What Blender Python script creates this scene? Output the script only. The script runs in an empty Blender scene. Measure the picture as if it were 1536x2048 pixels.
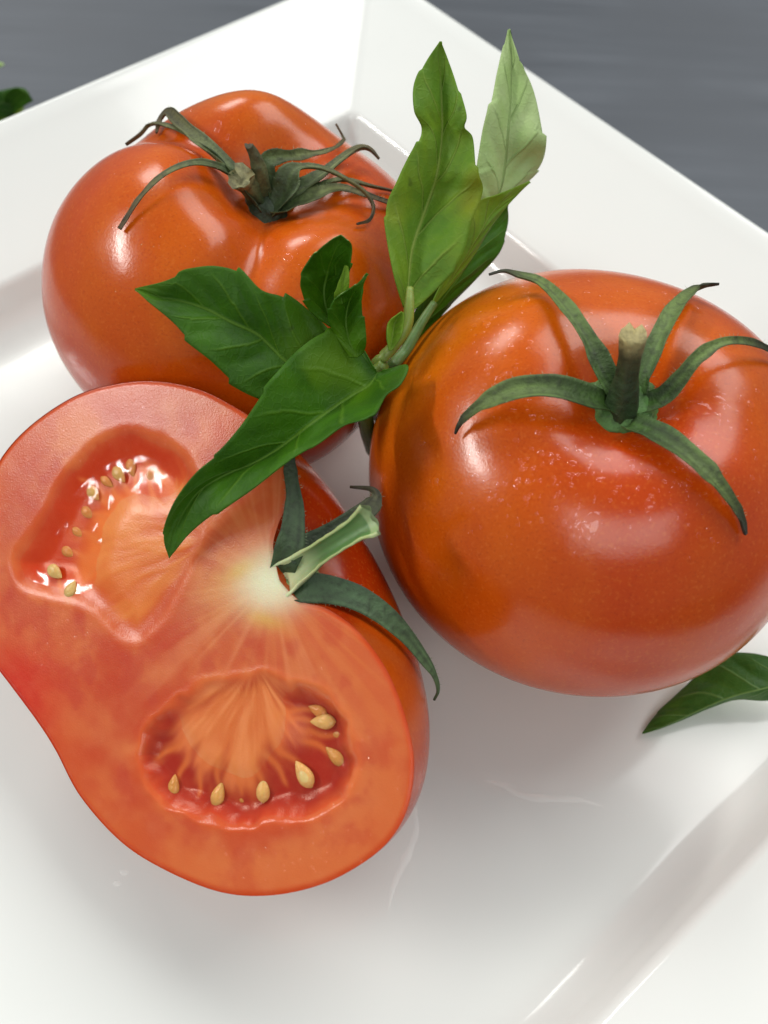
import bpy, math, random
import numpy as np
from mathutils import Vector, Matrix
from mathutils.bvhtree import BVHTree

random.seed(7); rng = np.random.default_rng(11)
scene = bpy.context.scene
CM = 0.01                                     # lengths below are centimetres

# ------------------------------------------------------------------ camera
PITCH, ROLL, DIST, FPX = math.radians(58.4), math.radians(-3.1), 21.5, 1850.0
_ca, _sa, _cg, _sg = math.cos(PITCH), math.sin(PITCH), math.cos(ROLL), math.sin(ROLL)
FWD = np.array([0, _ca, -_sa]); _r = np.array([1., 0, 0]); _d = np.array([0, -_sa, -_ca])
RGT, DWN = _cg*_r + _sg*_d, -_sg*_r + _cg*_d
EYE = -FWD*DIST
cam_data = bpy.data.cameras.new('camera'); cam = bpy.data.objects.new('camera', cam_data)
scene.collection.objects.link(cam); scene.camera = cam
m = Matrix.Identity(4)
for i in range(3):
    m[i][0], m[i][1], m[i][2], m[i][3] = RGT[i], -DWN[i], -FWD[i], EYE[i]*CM
cam.matrix_world = m
cam_data.sensor_fit = 'VERTICAL'; cam_data.sensor_height = 4.56; cam_data.sensor_width = 3.42
cam_data.lens = 4.56*FPX/2048
cam_data.clip_start, cam_data.clip_end = 0.005, 60
cam_data.dof.use_dof = True; cam_data.dof.focus_distance = 0.160; cam_data.dof.aperture_fstop = 2.3

# ------------------------------------------------------------------ light
world = bpy.data.worlds.new('World'); scene.world = world; world.use_nodes = True
bg = world.node_tree.nodes['Background']; bg.inputs[0].default_value = (0.86, 0.96, 1.0, 1); bg.inputs[1].default_value = 0.31

def lamp(name, loc, target, sx, sy, power, col):
    l = bpy.data.lights.new(name, 'AREA'); l.shape = 'RECTANGLE'; l.size, l.size_y = sx, sy
    l.energy = power; l.color = col
    o = bpy.data.objects.new(name, l); scene.collection.objects.link(o); o.location = loc
    o.rotation_euler = (Vector(target) - Vector(loc)).to_track_quat('-Z', 'Y').to_euler()
    return o
WARM, NEUT = (1.0, 0.99, 0.945), (1.0, 1.0, 0.965)
for k in (-1, 0, 1):                           # three-tube ceiling fitting to the left
    lamp('ceiling_tube_left', (-2.16 + .06*k, 0.02 + 0.16*k, 1.60), (0, 0, 0.03), 0.8, 0.08, 9.6, WARM)
lamp('ceiling_lamp_back_left', (-1.0, 1.77, 1.60), (0, 0, 0.03), 0.9, 0.6, 18, WARM)
lamp('ceiling_lamp_back_right', (0.82, 0.96, 1.60), (0, 0, 0.03), 1.4, 1.2, 25, NEUT)
lamp('fill_lamp_front', (0.25, -1.35, 1.60), (0, 0, 0.03), 1.0, 0.9, 11, NEUT)  # added fill light, no known fitting; lifts the front and the plate's left wall

scene.view_settings.view_transform = 'Standard'; scene.view_settings.look = 'None'
scene.view_settings.exposure = 0.04; scene.view_settings.gamma = 1.0
scene.render.engine = 'CYCLES'
scene.cycles.use_denoising = True
scene.cycles.max_bounces = 10; scene.cycles.transparent_max_bounces = 16
scene.cycles.sample_clamp_indirect = 6

# ------------------------------------------------------------------ survey helpers
def ray(px, py): return FWD + RGT*((px-768)/FPX) + DWN*((py-1024)/FPX)
def at(px, py, z):
    v = ray(px, py); return EYE + v*((z-EYE[2])/v[2])
def lin(c):
    c = c/255.0
    return c/12.92 if c <= 0.04045 else ((c+0.055)/1.055)**2.4
def rgb(r, g, b): return np.array([lin(r), lin(g), lin(b)])
def sstep(a, b, x):
    t = np.clip((x-a)/(b-a), 0, 1); return t*t*(3-2*t)
_tab = rng.random((256, 256))
def vnoise(x, y):
    x = np.asarray(x, float); y = np.asarray(y, float)
    xi, yi = np.floor(x).astype(int), np.floor(y).astype(int); fx, fy = x-xi, y-yi
    fx, fy = fx*fx*(3-2*fx), fy*fy*(3-2*fy)
    g = lambda i, j: _tab[i % 256, j % 256]
    return (g(xi,yi)*(1-fx)+g(xi+1,yi)*fx)*(1-fy) + (g(xi,yi+1)*(1-fx)+g(xi+1,yi+1)*fx)*fy
def fbm(x, y, n=4):
    s = 0; a = .5
    for k in range(n): s = s + a*vnoise(x*2**k+17*k, y*2**k+31*k); a *= .5
    return s/(1-.5**n)
def crom(pts, n):
    """Catmull-Rom through the rows of pts, n samples."""
    p = np.asarray(pts, float); k = len(p)
    q = np.vstack([2*p[:1]-p[1:2], p, 2*p[-1:]-p[-2:-1]])
    t = np.linspace(0, k-1-1e-9, n); i = t.astype(int); f = (t-i)[:, None]
    a, b, c, d = q[i], q[i+1], q[i+2], q[i+3]
    return .5*((2*b)+(c-a)*f+(2*a-5*b+4*c-d)*f**2+(3*b-a-3*c+d)*f**3)
def unit(v): return v/np.maximum(np.linalg.norm(v, axis=-1, keepdims=True), 1e-9)

# ------------------------------------------------------------------ object helpers
def link(o): scene.collection.objects.link(o); return o
def thing(name, label, cat, base, group=None):
    o = link(bpy.data.objects.new(name, None)); o.location = Vector(base)*CM; o.empty_display_size = .01
    o['label'] = label; o['category'] = cat
    if group: o['group'] = group
    o['base'] = [float(x) for x in base]
    return o
def base_of(o):
    while o is not None:
        if 'base' in o: return np.array(o['base'])
        o = o.parent
    return np.zeros(3)
def mesh(name, V, F, mats, parent=None, smooth=True, cols=None, floats=None, uv=None):
    V = (np.asarray(V, float) - (base_of(parent) if parent else 0))*CM
    me = bpy.data.meshes.new(name); me.from_pydata(V.tolist(), [], F); me.update()
    if smooth: me.polygons.foreach_set('use_smooth', [True]*len(me.polygons))
    if cols is not None:
        a = me.color_attributes.new('tone', 'FLOAT_COLOR', 'POINT')
        a.data.foreach_set('color', np.c_[cols, np.ones(len(cols))].astype(np.float32).ravel())
    for nm, val in (floats or {}).items():
        a = me.attributes.new(nm, 'FLOAT', 'POINT'); a.data.foreach_set('value', np.asarray(val, np.float32))
    if uv is not None:
        l = me.uv_layers.new(name='UVMap'); idx = np.empty(len(me.loops), np.int32)
        me.loops.foreach_get('vertex_index', idx); l.data.foreach_set('uv', np.asarray(uv, np.float32)[idx].ravel())
    for mt in (mats if isinstance(mats, (list, tuple)) else [mats]): me.materials.append(mt)
    o = link(bpy.data.objects.new(name, me)); o.parent = parent
    return o
def bvh_of(V, F): return BVHTree.FromPolygons([tuple(v) for v in V], F)
def hit(bvh, px, py):
    loc, nor, i, dd = bvh.ray_cast(Vector(EYE), Vector(ray(px, py)).normalized())
    return (np.array(loc), np.array(nor)) if loc is not None else (None, None)
def grid_faces(n, k, close=False):
    F = []
    for i in range(n-1):
        for j in range(k if close else k-1):
            j2 = (j+1) % k; F.append((i*k+j, i*k+j2, (i+1)*k+j2, (i+1)*k+j))
    return F

# ------------------------------------------------------------------ material helpers
class NT:
    def __init__(s, name):
        s.m = bpy.data.materials.new(name); s.m.use_nodes = True; s.t = s.m.node_tree
        s.b = s.t.nodes['Principled BSDF']; s.out = s.t.nodes['Material Output']
    def n(s, typ, **kw):
        o = s.t.nodes.new(typ)
        for k, v in kw.items():
            if k.startswith('i_'):
                key = k[2:]; key = int(key) if key.isdigit() else key.replace('_', ' ')
                s.put(o.inputs[key], v)
            else: setattr(o, k, v)
        return o
    def put(s, sock, v):
        if isinstance(v, bpy.types.NodeSocket): s.t.links.new(v, sock)
        elif isinstance(v, bpy.types.Node): s.t.links.new(v.outputs[0], sock)
        elif hasattr(v, '__len__') and sock.type == 'RGBA': sock.default_value = (*[float(x) for x in v][:3], 1)
        else: sock.default_value = v
    def math(s, op, a, b=0.0, clamp=False):
        o = s.n('ShaderNodeMath', operation=op, use_clamp=clamp); s.put(o.inputs[0], a); s.put(o.inputs[1], b); return o.outputs[0]
    def mix(s, f, a, b, mode='MIX'):
        o = s.n('ShaderNodeMix', data_type='RGBA', blend_type=mode); s.put(o.inputs[0], f); s.put(o.inputs[6], a); s.put(o.inputs[7], b); return o.outputs[2]
    def noise(s, scale, detail=3, rough=.5, vec=None, dist=0.0):
        o = s.n('ShaderNodeTexNoise'); o.inputs['Scale'].default_value = scale; o.inputs['Detail'].default_value = detail
        o.inputs['Roughness'].default_value = rough; o.inputs['Distortion'].default_value = dist
        s.put(o.inputs['Vector'], vec if vec is not None else s.co()); return o.outputs[0]
    def co(s):
        if not hasattr(s, '_co'): s._co = s.n('ShaderNodeTexCoord').outputs['Object']
        return s._co
    def ramp(s, f, a, b):
        o = s.n('ShaderNodeMapRange', interpolation_type='SMOOTHSTEP'); s.put(o.inputs[0], f); s.put(o.inputs[1], a); s.put(o.inputs[2], b); return o.outputs[0]
    def attr(s, name): return s.n('ShaderNodeAttribute', attribute_name=name)
    def bump(s, h, strength, dist, prev=None):
        o = s.n('ShaderNodeBump'); s.put(o.inputs['Height'], h); o.inputs['Strength'].default_value = strength; o.inputs['Distance'].default_value = dist
        if prev is not None: s.put(o.inputs['Normal'], prev)
        return o.outputs[0]
    def set(s, **kw):
        for k, v in kw.items(): s.put(s.b.inputs[k.replace('_', ' ')], v)

def mat_plate():
    t = NT('white_porcelain'); n = t.noise(18, 3)
    c = t.mix(n, rgb(219, 220, 217), rgb(224, 225, 222))
    t.set(Base_Color=c, Roughness=t.math('ADD', 0.07, t.math('MULTIPLY', t.noise(60, 4), 0.09)), Specular_IOR_Level=.5)
    t.put(t.b.inputs['Normal'], t.bump(t.noise(45, 2), .05, .001))
    return t.m
def mat_table():
    t = NT('brushed_steel')
    mp = t.n('ShaderNodeMapping'); t.put(mp.inputs[0], t.co()); mp.inputs['Rotation'].default_value = (0, 0, math.radians(-28)); mp.inputs['Scale'].default_value = (7, 80, 1)
    s = t.noise(1.0, 6, .65, mp.outputs[0]); s2 = t.noise(14, 3, .5)
    c = t.mix(s, (.016, .021, .030), (.132, .143, .165)); c = t.mix(t.ramp(s2, .35, .75), c, (.066, .072, .085))
    t.set(Base_Color=c, Metallic=.30, Roughness=t.math('ADD', .45, t.math('MULTIPLY', s, .2)))
    t.put(t.b.inputs['Normal'], t.bump(s, .12, .001))
    return t.m
def mat_skin():
    t = NT('tomato_skin'); a = t.attr('tone').outputs['Color']
    n1 = t.noise(55, 4, .6); n2 = t.noise(1500, 3, .55); n3 = t.noise(2100, 2)
    c = t.mix(t.ramp(n1, .35, .7), a, t.mix(.30, a, rgb(165, 42, 8)))
    c = t.mix(t.math('MULTIPLY', t.ramp(n2, .50, .80), .30), c, rgb(214, 120, 44)); c = t.mix(t.math('MULTIPLY', t.ramp(n3, .50, .80), .30), c, rgb(140, 34, 6))
    t.set(Base_Color=c, Roughness=t.math('ADD', .11, t.math('MULTIPLY', t.noise(130, 4, .6), .22)), Specular_IOR_Level=.42,
          Subsurface_Weight=.10, Subsurface_Scale=.003)
    t.b.inputs['Subsurface Radius'].default_value = (1, .25, .08)
    nb = t.bump(n3, .09, .0002); nb = t.bump(t.noise(95, 3), .16, .0010, nb)
    t.put(t.b.inputs['Normal'], nb)
    return t.m
def mat_flesh():
    t = NT('tomato_flesh'); a = t.attr('tone').outputs['Color']
    n1 = t.noise(260, 4, .6); n2 = t.noise(1500, 3, .6)
    c = t.mix(t.math('MULTIPLY', t.ramp(n1, .4, .75), .10), a, rgb(222, 138, 94)); c = t.mix(t.math('MULTIPLY', t.ramp(n2, .5, .8), .08), c, rgb(190, 70, 48))
    t.set(Base_Color=c, Roughness=.25, Specular_IOR_Level=.33, Subsurface_Weight=.45, Subsurface_Scale=.005)
    t.b.inputs['Subsurface Radius'].default_value = (1, .35, .18)
    nb = t.bump(t.noise(3600, 2, .5), .16, .00020); t.put(t.b.inputs['Normal'], nb)
    return t.m
def mat_clear(name, tint, rough=.03, ior=1.38, bump=None):
    t = NT(name); t.t.nodes.remove(t.b)
    tr = t.n('ShaderNodeBsdfTransparent'); tr.inputs[0].default_value = (*tint, 1)
    gl = t.n('ShaderNodeBsdfGlossy'); gl.inputs['Roughness'].default_value = rough
    lw = t.n('ShaderNodeLayerWeight'); lw.inputs[0].default_value = .5; f0 = ((ior-1)/(ior+1))**2
    if bump:
        b = t.bump(t.noise(bump[0], 3), bump[1], .002); t.put(gl.inputs['Normal'], b); t.put(lw.inputs['Normal'], b)
    ff = t.math('ADD', f0, t.math('MULTIPLY', t.math('POWER', lw.outputs['Facing'], 5.0), .5))
    cb = t.n('ShaderNodeCombineColor')
    for q in range(3): t.put(cb.inputs[q], ff)
    t.put(gl.inputs[0], cb.outputs[0])
    ad = t.n('ShaderNodeAddShader'); t.put(ad.inputs[0], tr); t.put(ad.inputs[1], gl)
    t.t.links.new(ad.outputs[0], t.out.inputs[0]); return t.m
def mat_tone(name, rough=.5, sss=0.0, nscale=400, amt=.3, dark=(.02, .03, .01), trans=0.0, bstr=.3):
    t = NT(name); a = t.attr('tone').outputs['Color']; n = t.noise(nscale, 4, .6)
    c = t.mix(t.math('MULTIPLY', t.ramp(n, .4, .75), amt), a, dark)
    t.set(Base_Color=c, Roughness=rough, Subsurface_Weight=sss, Subsurface_Scale=.002)
    t.put(t.b.inputs['Normal'], t.bump(n, bstr, .0008)); return t.m
def mat_leaf(name, base, deep, yellow, vein, gloss=.38, trans=.28, relief=.5):
    t = NT(name); uv = t.n('ShaderNodeUVMap').outputs[0]
    sp = t.n('ShaderNodeSeparateXYZ'); t.put(sp.inputs[0], uv); s, tt = sp.outputs[0], sp.outputs[1]
    wob = t.math('MULTIPLY', t.math('SUBTRACT', t.noise(70, 3), .5), .10)
    ab = t.math('ABSOLUTE', t.math('ADD', s, t.math('MULTIPLY', wob, .15)))
    q = t.math('ADD', t.math('SUBTRACT', t.math('MULTIPLY', t.math('ADD', tt, wob), 5.2), t.math('MULTIPLY', ab, 1.55)), t.math('MULTIPLY', t.math('MULTIPLY', ab, ab), .35))
    q = t.math('ADD', q, t.math('MULTIPLY', t.math('GREATER_THAN', s, 0.0), .37))
    dv = t.math('ABSOLUTE', t.math('SUBTRACT', t.math('FRACT', q), .5))
    v1 = t.math('SUBTRACT', 1.0, t.ramp(dv, 0.0, .075)); v1 = t.math('MULTIPLY', v1, t.math('SUBTRACT', 1.0, t.ramp(ab, .55, .95)))
    mid = t.math('SUBTRACT', 1.0, t.ramp(ab, .012, .05)); mid = t.math('MULTIPLY', mid, t.math('SUBTRACT', 1.0, t.ramp(tt, .65, 1.0)))
    v = t.math('MAXIMUM', t.math('MULTIPLY', v1, .55), mid)
    vo = t.n('ShaderNodeTexVoronoi', feature='DISTANCE_TO_EDGE'); vo.inputs['Scale'].default_value = 700; t.put(vo.inputs['Vector'], t.co())
    fine = t.math('SUBTRACT', 1.0, t.ramp(vo.outputs[0], 0.0, .12))
    n = t.noise(120, 4, .6)
    c = t.mix(t.ramp(n, .3, .72), base, deep); c = t.mix(t.ramp(t.noise(45, 2), .55, .75), c, yellow)
    c = t.mix(t.math('MULTIPLY', fine, .05), c, vein); c = t.mix(t.math('MULTIPLY', v, .65), c, vein)
    sc = t.ramp(t.noise(160, 2), .74, .80); c = t.mix(t.math('MULTIPLY', sc, .7), c, (.02, .02, .008))
    t.set(Base_Color=c, Roughness=t.math('ADD', gloss, t.math('MULTIPLY', n, .15)), Specular_IOR_Level=.32)
    h = t.math('ADD', t.math('MULTIPLY', v, relief), t.math('MULTIPLY', n, .4)); h = t.math('ADD', h, t.math('MULTIPLY', fine, .06))
    nb = t.bump(h, .6, .0008); nb = t.bump(t.noise(420, 3, .6), .25, .0005, nb); t.put(t.b.inputs['Normal'], nb)
    tl = t.n('ShaderNodeBsdfTranslucent'); t.put(tl.inputs[0], t.mix(.5, c, (.16, .30, .03)))
    mx = t.n('ShaderNodeMixShader'); mx.inputs[0].default_value = trans; t.put(mx.inputs[1], t.b); t.put(mx.inputs[2], tl)
    t.t.links.new(mx.outputs[0], t.out.inputs[0]); return t.m

M_PLATE, M_TABLE, M_SKIN, M_FLESH = mat_plate(), mat_table(), mat_skin(), mat_flesh()
M_GEL = mat_clear('tomato_gel', (1.0, .87, .78), .07, 1.30, (90, .05))
M_WATER = mat_clear('water', (1.0, 1.0, 1.0), .05, 1.40)
def mat_streak():
    t = NT('clear_film'); t.t.nodes.remove(t.b); tr = t.n('ShaderNodeBsdfTransparent'); gl = t.n('ShaderNodeBsdfGlossy'); gl.inputs[0].default_value = (.05, .05, .05, 1); gl.inputs['Roughness'].default_value = .45
    ad = t.n('ShaderNodeAddShader'); t.put(ad.inputs[0], tr); t.put(ad.inputs[1], gl); t.t.links.new(ad.outputs[0], t.out.inputs[0]); return t.m
M_STREAK = mat_streak()
M_SEPAL = mat_tone('calyx_green', .62, 0, 700, .60, (.010, .012, .005), bstr=.6)
M_SEED = mat_tone('seed_coat', .25, .3, 900, .25, rgb(150, 95, 30))
M_STEMCUT = mat_tone('cut_stem', .45, .2, 300, .25, rgb(110, 130, 70))
M_LEAF = mat_leaf('basil_leaf_top', rgb(62, 112, 3), rgb(44, 88, 3), rgb(90, 130, 4), rgb(104, 146, 34), .48)
M_LEAFB = mat_leaf('basil_leaf_under', rgb(198, 220, 156), rgb(180, 210, 132), rgb(200, 216, 144), rgb(146, 178, 100), .45, .35, .9)
M_LEAFM = mat_leaf('basil_leaf_olive', rgb(130, 166, 42), rgb(104, 148, 44), rgb(164, 164, 32), rgb(166, 186, 84), .46, .36, 1.0)
M_LEAFP = mat_leaf('basil_leaf_plate', rgb(70, 112, 42), rgb(52, 94, 34), rgb(84, 122, 44), rgb(140, 172, 92))
M_STEM = mat_tone('basil_stem', .45, .2, 250, .25, rgb(50, 90, 20))

# ------------------------------------------------------------------ table and plate
YAW = math.radians(-47.3)
E1 = np.array([math.cos(YAW), math.sin(YAW), 0]); E2 = -np.array([-math.sin(YAW), math.cos(YAW), 0])
CORNER = at(709, 206, 1.2); SIDE = 21.43
PC = CORNER + (E1+E2)*SIDE/2; PC[2] = 0
TABLE_Z = -0.75
def tabletop():
    s = 160.0; c = PC
    V = [c+np.array([x, y, TABLE_Z]) for x, y in ((-s, -s), (s, -s), (s, s), (-s, s))]
    V += [v-np.array([0, 0, 4]) for v in V]
    F = [(0, 1, 2, 3), (7, 6, 5, 4)] + [(i, 4+i, 4+(i+1) % 4, (i+1) % 4) for i in range(4)]
    o = mesh('table', V, F, M_TABLE, smooth=False); o['kind'] = 'structure'
tabletop()
def plate():
    h0 = SIDE/2
    prof = []                                  # (outward offset from the rim edge of the well, height, corner radius)
    prof += [(-5.0, 0.004, 1.2), (-2.2, 0.002, .6), (-1.6, 0.004, .45)]
    for k in range(10):                         # fillet from the floor into the wall
        a = math.radians(-90 + k*7.4); prof.append((-1.40+1.0*math.cos(a), 1.005+1.0*math.sin(a), .45))
    for k in range(10):                         # rounded shoulder
        a = math.radians(157 - k*5.4); prof.append((-0.02+.34*(math.cos(a)+.02), 0.90+.34*math.sin(a), .30))
    rw, rh = 3.66, 2.58
    x0, z0 = prof[-1][0], prof[-1][1]
    for k in range(1, 9):
        f = k/9; prof.append((x0+(rw-.12-x0)*f, z0+(rh-.03-z0)*f - .05*math.sin(math.pi*f), .25))
    for k in range(7):
        a = math.radians(112 - k*32); prof.append((rw-.10+.10*math.cos(a), rh-.10+.10*math.sin(a), .4))
    prof += [(2.2, 1.55, .4), (.3, .75, .4), (-.3, .1, .4), (-1.0, -.35, .4), (-1.8, -.45, .5), (-2.0, -.74, .5), (-2.5, -.74, .5), (-2.7, -.45, .5)]
    V = []; nc = 7; ne = 10
    for off, z, rc in prof:
        s = h0+off; ring = []
        for q in range(4):
            cx, cy = ((1, 1), (-1, 1), (-1, -1), (1, -1))[q]
            for k in range(nc):
                a = math.radians(90*q + 90*k/(nc-1)); ring.append((cx*(s-rc)+rc*math.cos(a), cy*(s-rc)+rc*math.sin(a)))
        full = []
        for i, p in enumerate(ring):
            full.append(p)
            if i % nc == nc-1:
                p2 = ring[(i+1) % len(ring)]
                for k in range(1, ne): full.append((p[0]+(p2[0]-p[0])*k/ne, p[1]+(p2[1]-p[1])*k/ne))
        # plane axes: x along E1, y along E2
        V += [PC + E1*x + E2*y + np.array([0, 0, z]) for x, y in full]
    k = len(full); F = [tuple(reversed(f)) for f in grid_faces(len(prof), k, True)]
    F = [tuple(reversed(f)) for f in F]
    F.append(tuple(range(k))); F.append(tuple(reversed([(len(prof)-1)*k+i for i in range(k)])))
    o = mesh('square_plate', V, F, M_PLATE)
    import bmesh
    bm = bmesh.new(); bm.from_mesh(o.data); bmesh.ops.recalc_face_normals(bm, faces=bm.faces); bm.to_mesh(o.data); bm.free()
    o['label'] = 'square white porcelain plate with wide sloped rim under the tomatoes'; o['category'] = 'plate'
plate()

# ------------------------------------------------------------------ whole tomatoes
ROUND = {}
def whole_tomato(key, label, cpx, cpy, cz, R, c, lobes, dip, tilt, tone_fn, squash=(), bot=0.25, n=110, k=180, sink=0.03):
    C0 = at(cpx, cpy, cz)
    th = np.linspace(0.0, math.pi, n)[:, None]*np.ones((1, k)); ph = np.linspace(0, 2*math.pi, k, endpoint=False)[None, :]*np.ones((n, 1))
    rho = np.sin(th)**.88; z = np.cos(th)
    lob = np.zeros_like(th); sq = np.ones_like(th)
    for p0, amp, wid in lobes:
        dph = (ph-math.radians(p0)+math.pi) % (2*math.pi)-math.pi; lob += amp*np.exp(-(dph/math.radians(wid))**2)
    for p0, amp, wid in squash:
        dph = (ph-math.radians(p0)+math.pi) % (2*math.pi)-math.pi; sq -= amp*np.exp(-(dph/math.radians(wid))**2)*sstep(.75, 1.35, th)
    topw = sstep(math.pi*.95, math.pi*.25, th)
    rr = R*rho*(1+lob*topw*np.sin(th)**.6)*sq
    rr = rr*(1+.012*(vnoise(ph*1.6+3, th*3+R)-.5))
    zz = c*np.where(z > 0, np.abs(z)**.95, -np.abs(z)**1.0)
    u = rr/R
    zz = zz - dip[0]*np.exp(-(u/dip[1])**2) + bot*np.exp(-(u/.30)**2)*(z < 0)
    zz = zz + c*1.9*lob*np.exp(-((u-.52)/.30)**2)*(z > -.2)*sstep(-.2, .3, z)
    V = np.stack([rr*np.cos(ph), rr*np.sin(ph), zz], -1).reshape(-1, 3)
    cx_, sx_, cy_, sy_ = math.cos(tilt[0]), math.sin(tilt[0]), math.cos(tilt[1]), math.sin(tilt[1])
    V = V@np.array([[cx_, 0, -sx_], [0, 1, 0], [sx_, 0, cx_]]); V = V@np.array([[1, 0, 0], [0, cy_, sy_], [0, -sy_, cy_]]); V[:, 2] -= V[:, 2].min()+sink
    P = np.array([C0[0], C0[1], 0]); V += P
    F = grid_faces(n, k, True)
    root = thing('tomato', label, 'tomato', P)
    cols = tone_fn(V, th.ravel(), ph.ravel())
    mesh('skin', V, F, M_SKIN, root, cols=cols)
    b = bvh_of(V, F); ROUND[key] = (root, b, V.reshape(n, k, 3), P)
    return root, b
def mix3(a, b, w): return a[None, :]*(1-w[:, None]) + b[None, :]*w[:, None]
ORANGE, RED, DEEP, YEL = rgb(200, 90, 5), rgb(182, 58, 4), rgb(140, 28, 4), rgb(192, 112, 12)
def tone_right(V, th, ph):
    n = fbm(np.cos(ph)*1.6*np.sin(th)+5, np.sin(ph)*1.6*np.sin(th)+th*1.2)
    w = sstep(.10, .72, n); col = mix3(RED, ORANGE, w)
    d = ((ph-math.radians(150)+math.pi) % (2*math.pi))-math.pi
    yel = np.exp(-(d/.75)**2)*np.exp(-((th-1.05)/.42)**2); col = col*(1-.75*yel[:, None])+YEL*.75*yel[:, None]
    d = ((ph-math.radians(-20)+math.pi) % (2*math.pi))-math.pi
    y2 = np.exp(-(d/.35)**2)*np.exp(-((th-1.85)/.35)**2); col = col*(1-.6*y2[:, None])+YEL*.6*y2[:, None]
    lo = sstep(1.9, 2.6, th)*.35; col = col*(1-lo[:, None])+rgb(205, 110, 70)*lo[:, None]  # pale underside: reflection from the plate put into the skin colour
    return col
def tone_back(V, th, ph):
    n = fbm(np.cos(ph)*1.8*np.sin(th)+25, np.sin(ph)*1.8*np.sin(th)+th*1.4+9)
    w = np.clip(sstep(.35, .65, n)*.7+.5*np.exp(-((th-.75)/.5)**2), 0, 1); col = mix3(RED, ORANGE, w)
    d = ((ph-math.radians(110)+math.pi) % (2*math.pi))-math.pi
    yel = np.exp(-(d/.5)**2)*np.exp(-((th-.75)/.3)**2)*.5; col = col*(1-yel[:, None])+YEL*yel[:, None]
    return col
whole_tomato('right', 'whole tomato at right with five spread green sepals and dewy skin', 1162, 973, 3.3, 4.087, 3.339,
             [(150, .036, 40), (-60, .037, 35), (20, .026, 35), (-130, .019, 30), (80, -.013, 30)], (.55, .24), (0, .151), tone_right)
whole_tomato('back', 'lobed whole tomato at back left with dried curling calyx', 509, 638.5, 3.3, 4.043, 3.261,
             [(105, .075, 30), (205, .045, 40), (-48, .051, 28), (15, .023, 26), (-92, -.061, 13), (150, -.057, 16), (62, -.007, 14)], (1.05, .30), (.217, -.066), tone_back, squash=((-30, .15, 30), (-100, .05, 36)))

# ------------------------------------------------------------------ halved tomato
UP = -DWN; BACK = -FWD
FN = unit(-.33*RGT + .10*UP + .939*BACK)
OUT_U = [(552,1130),(546,1090),(556,1050),(574,1005),(580,950),(560,900),(520,850),(470,815),(400,780),(320,763),(240,766),(150,792),(60,852),(0,920),(-32,1000),(-52,1090),(-58,1180),(-48,1250),(-28,1302)]
OUT_L = [(562,1165),(600,1202),(650,1216),(712,1258),(765,1325),(800,1400),(823,1480),(828,1545),(814,1620),(778,1682),(720,1730),(640,1770),(540,1791),(440,1784),(330,1740),(240,1682),(160,1592),(112,1502),(78,1448),(28,1380),(-10,1330),(-28,1302)]
def half_geom(dep):
    P = EYE + ray(390, 1270)*dep
    un = lambda q: np.array([EYE+ray(*p)*(((P-EYE)@FN)/(ray(*p)@FN)) for p in q])
    S, Bl = un([(556, 1150), (-28, 1302)])
    A = unit(Bl-S); B = np.cross(FN, A)
    loc = lambda q: np.stack([(un(q)-S)@A, (un(q)-S)@B], 1)
    return P, S, A, B, loc
def resample(p, n):
    p = crom(p, 600); s = np.r_[0, np.cumsum(np.linalg.norm(np.diff(p, axis=0), axis=1))]; t = np.linspace(0, s[-1], n)
    return np.stack([np.interp(t, s, p[:, i]) for i in range(2)], 1)
NP, NF = 150, 61
def half_body(dep):
    P, S, A, B, loc = half_geom(dep)
    pu, pl = resample(loc([(556, 1150)]+OUT_U), NP), resample(loc([(556, 1150)]+OUT_L), NP)
    if pu[NP//2, 1] < 0: su, sl = -1, 1
    else: su, sl = 1, -1
    bu, bl = np.abs(pu[:, 1])*1.0, np.abs(pl[:, 1])
    V = []
    for j in range(NF):
        f = math.pi*j/(NF-1); w = (1+math.cos(f))/2
        a = pu[:, 0]*w+pl[:, 0]*(1-w); b = bu*w+bl*(1-w)
        b = b*(1+.02*math.sin(f)*np.sin(np.linspace(0, math.pi, NP)))
        V.append(S[None]+A[None]*a[:, None]+(su*B)[None]*(b*math.cos(f))[:, None]-FN[None]*(b*math.sin(f)*.93)[:, None])
    return np.array(V), (P, S, A, B, loc)
dep = 15.2
for _ in range(12):
    Vh, G = half_body(dep); dep += Vh[..., 2].min()*.85/1.0
    if abs(Vh[..., 2].min()) < 1e-3: break
HP, HS, HA, HB, hloc = G
half_root = thing('halved_tomato', 'tomato cut in half showing seeds and flesh, at front left', 'tomato',
                  [*(Vh.reshape(-1, 3)[Vh.reshape(-1, 3)[:, 2].argmin()][:2]), 0])
hv = Vh.reshape(-1, 3)
nn = fbm(hv[:, 0]*.8+40, hv[:, 1]*.8+hv[:, 2]*.7)
hf = [tuple(reversed(f)) for f in grid_faces(NF, NP)]
mesh('skin', hv, hf, M_SKIN, half_root, cols=mix3(rgb(170, 48, 6), rgb(190, 80, 10), sstep(.35, .65, nn)))
BVH_HALF_SKIN = bvh_of(hv, hf)
def face3(uv, h=0.0):
    uv = np.asarray(uv, float); h = np.asarray(h, float)
    return HS + uv[..., :1]*HA + uv[..., 1:2]*HB + h[..., None]*FN
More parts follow.
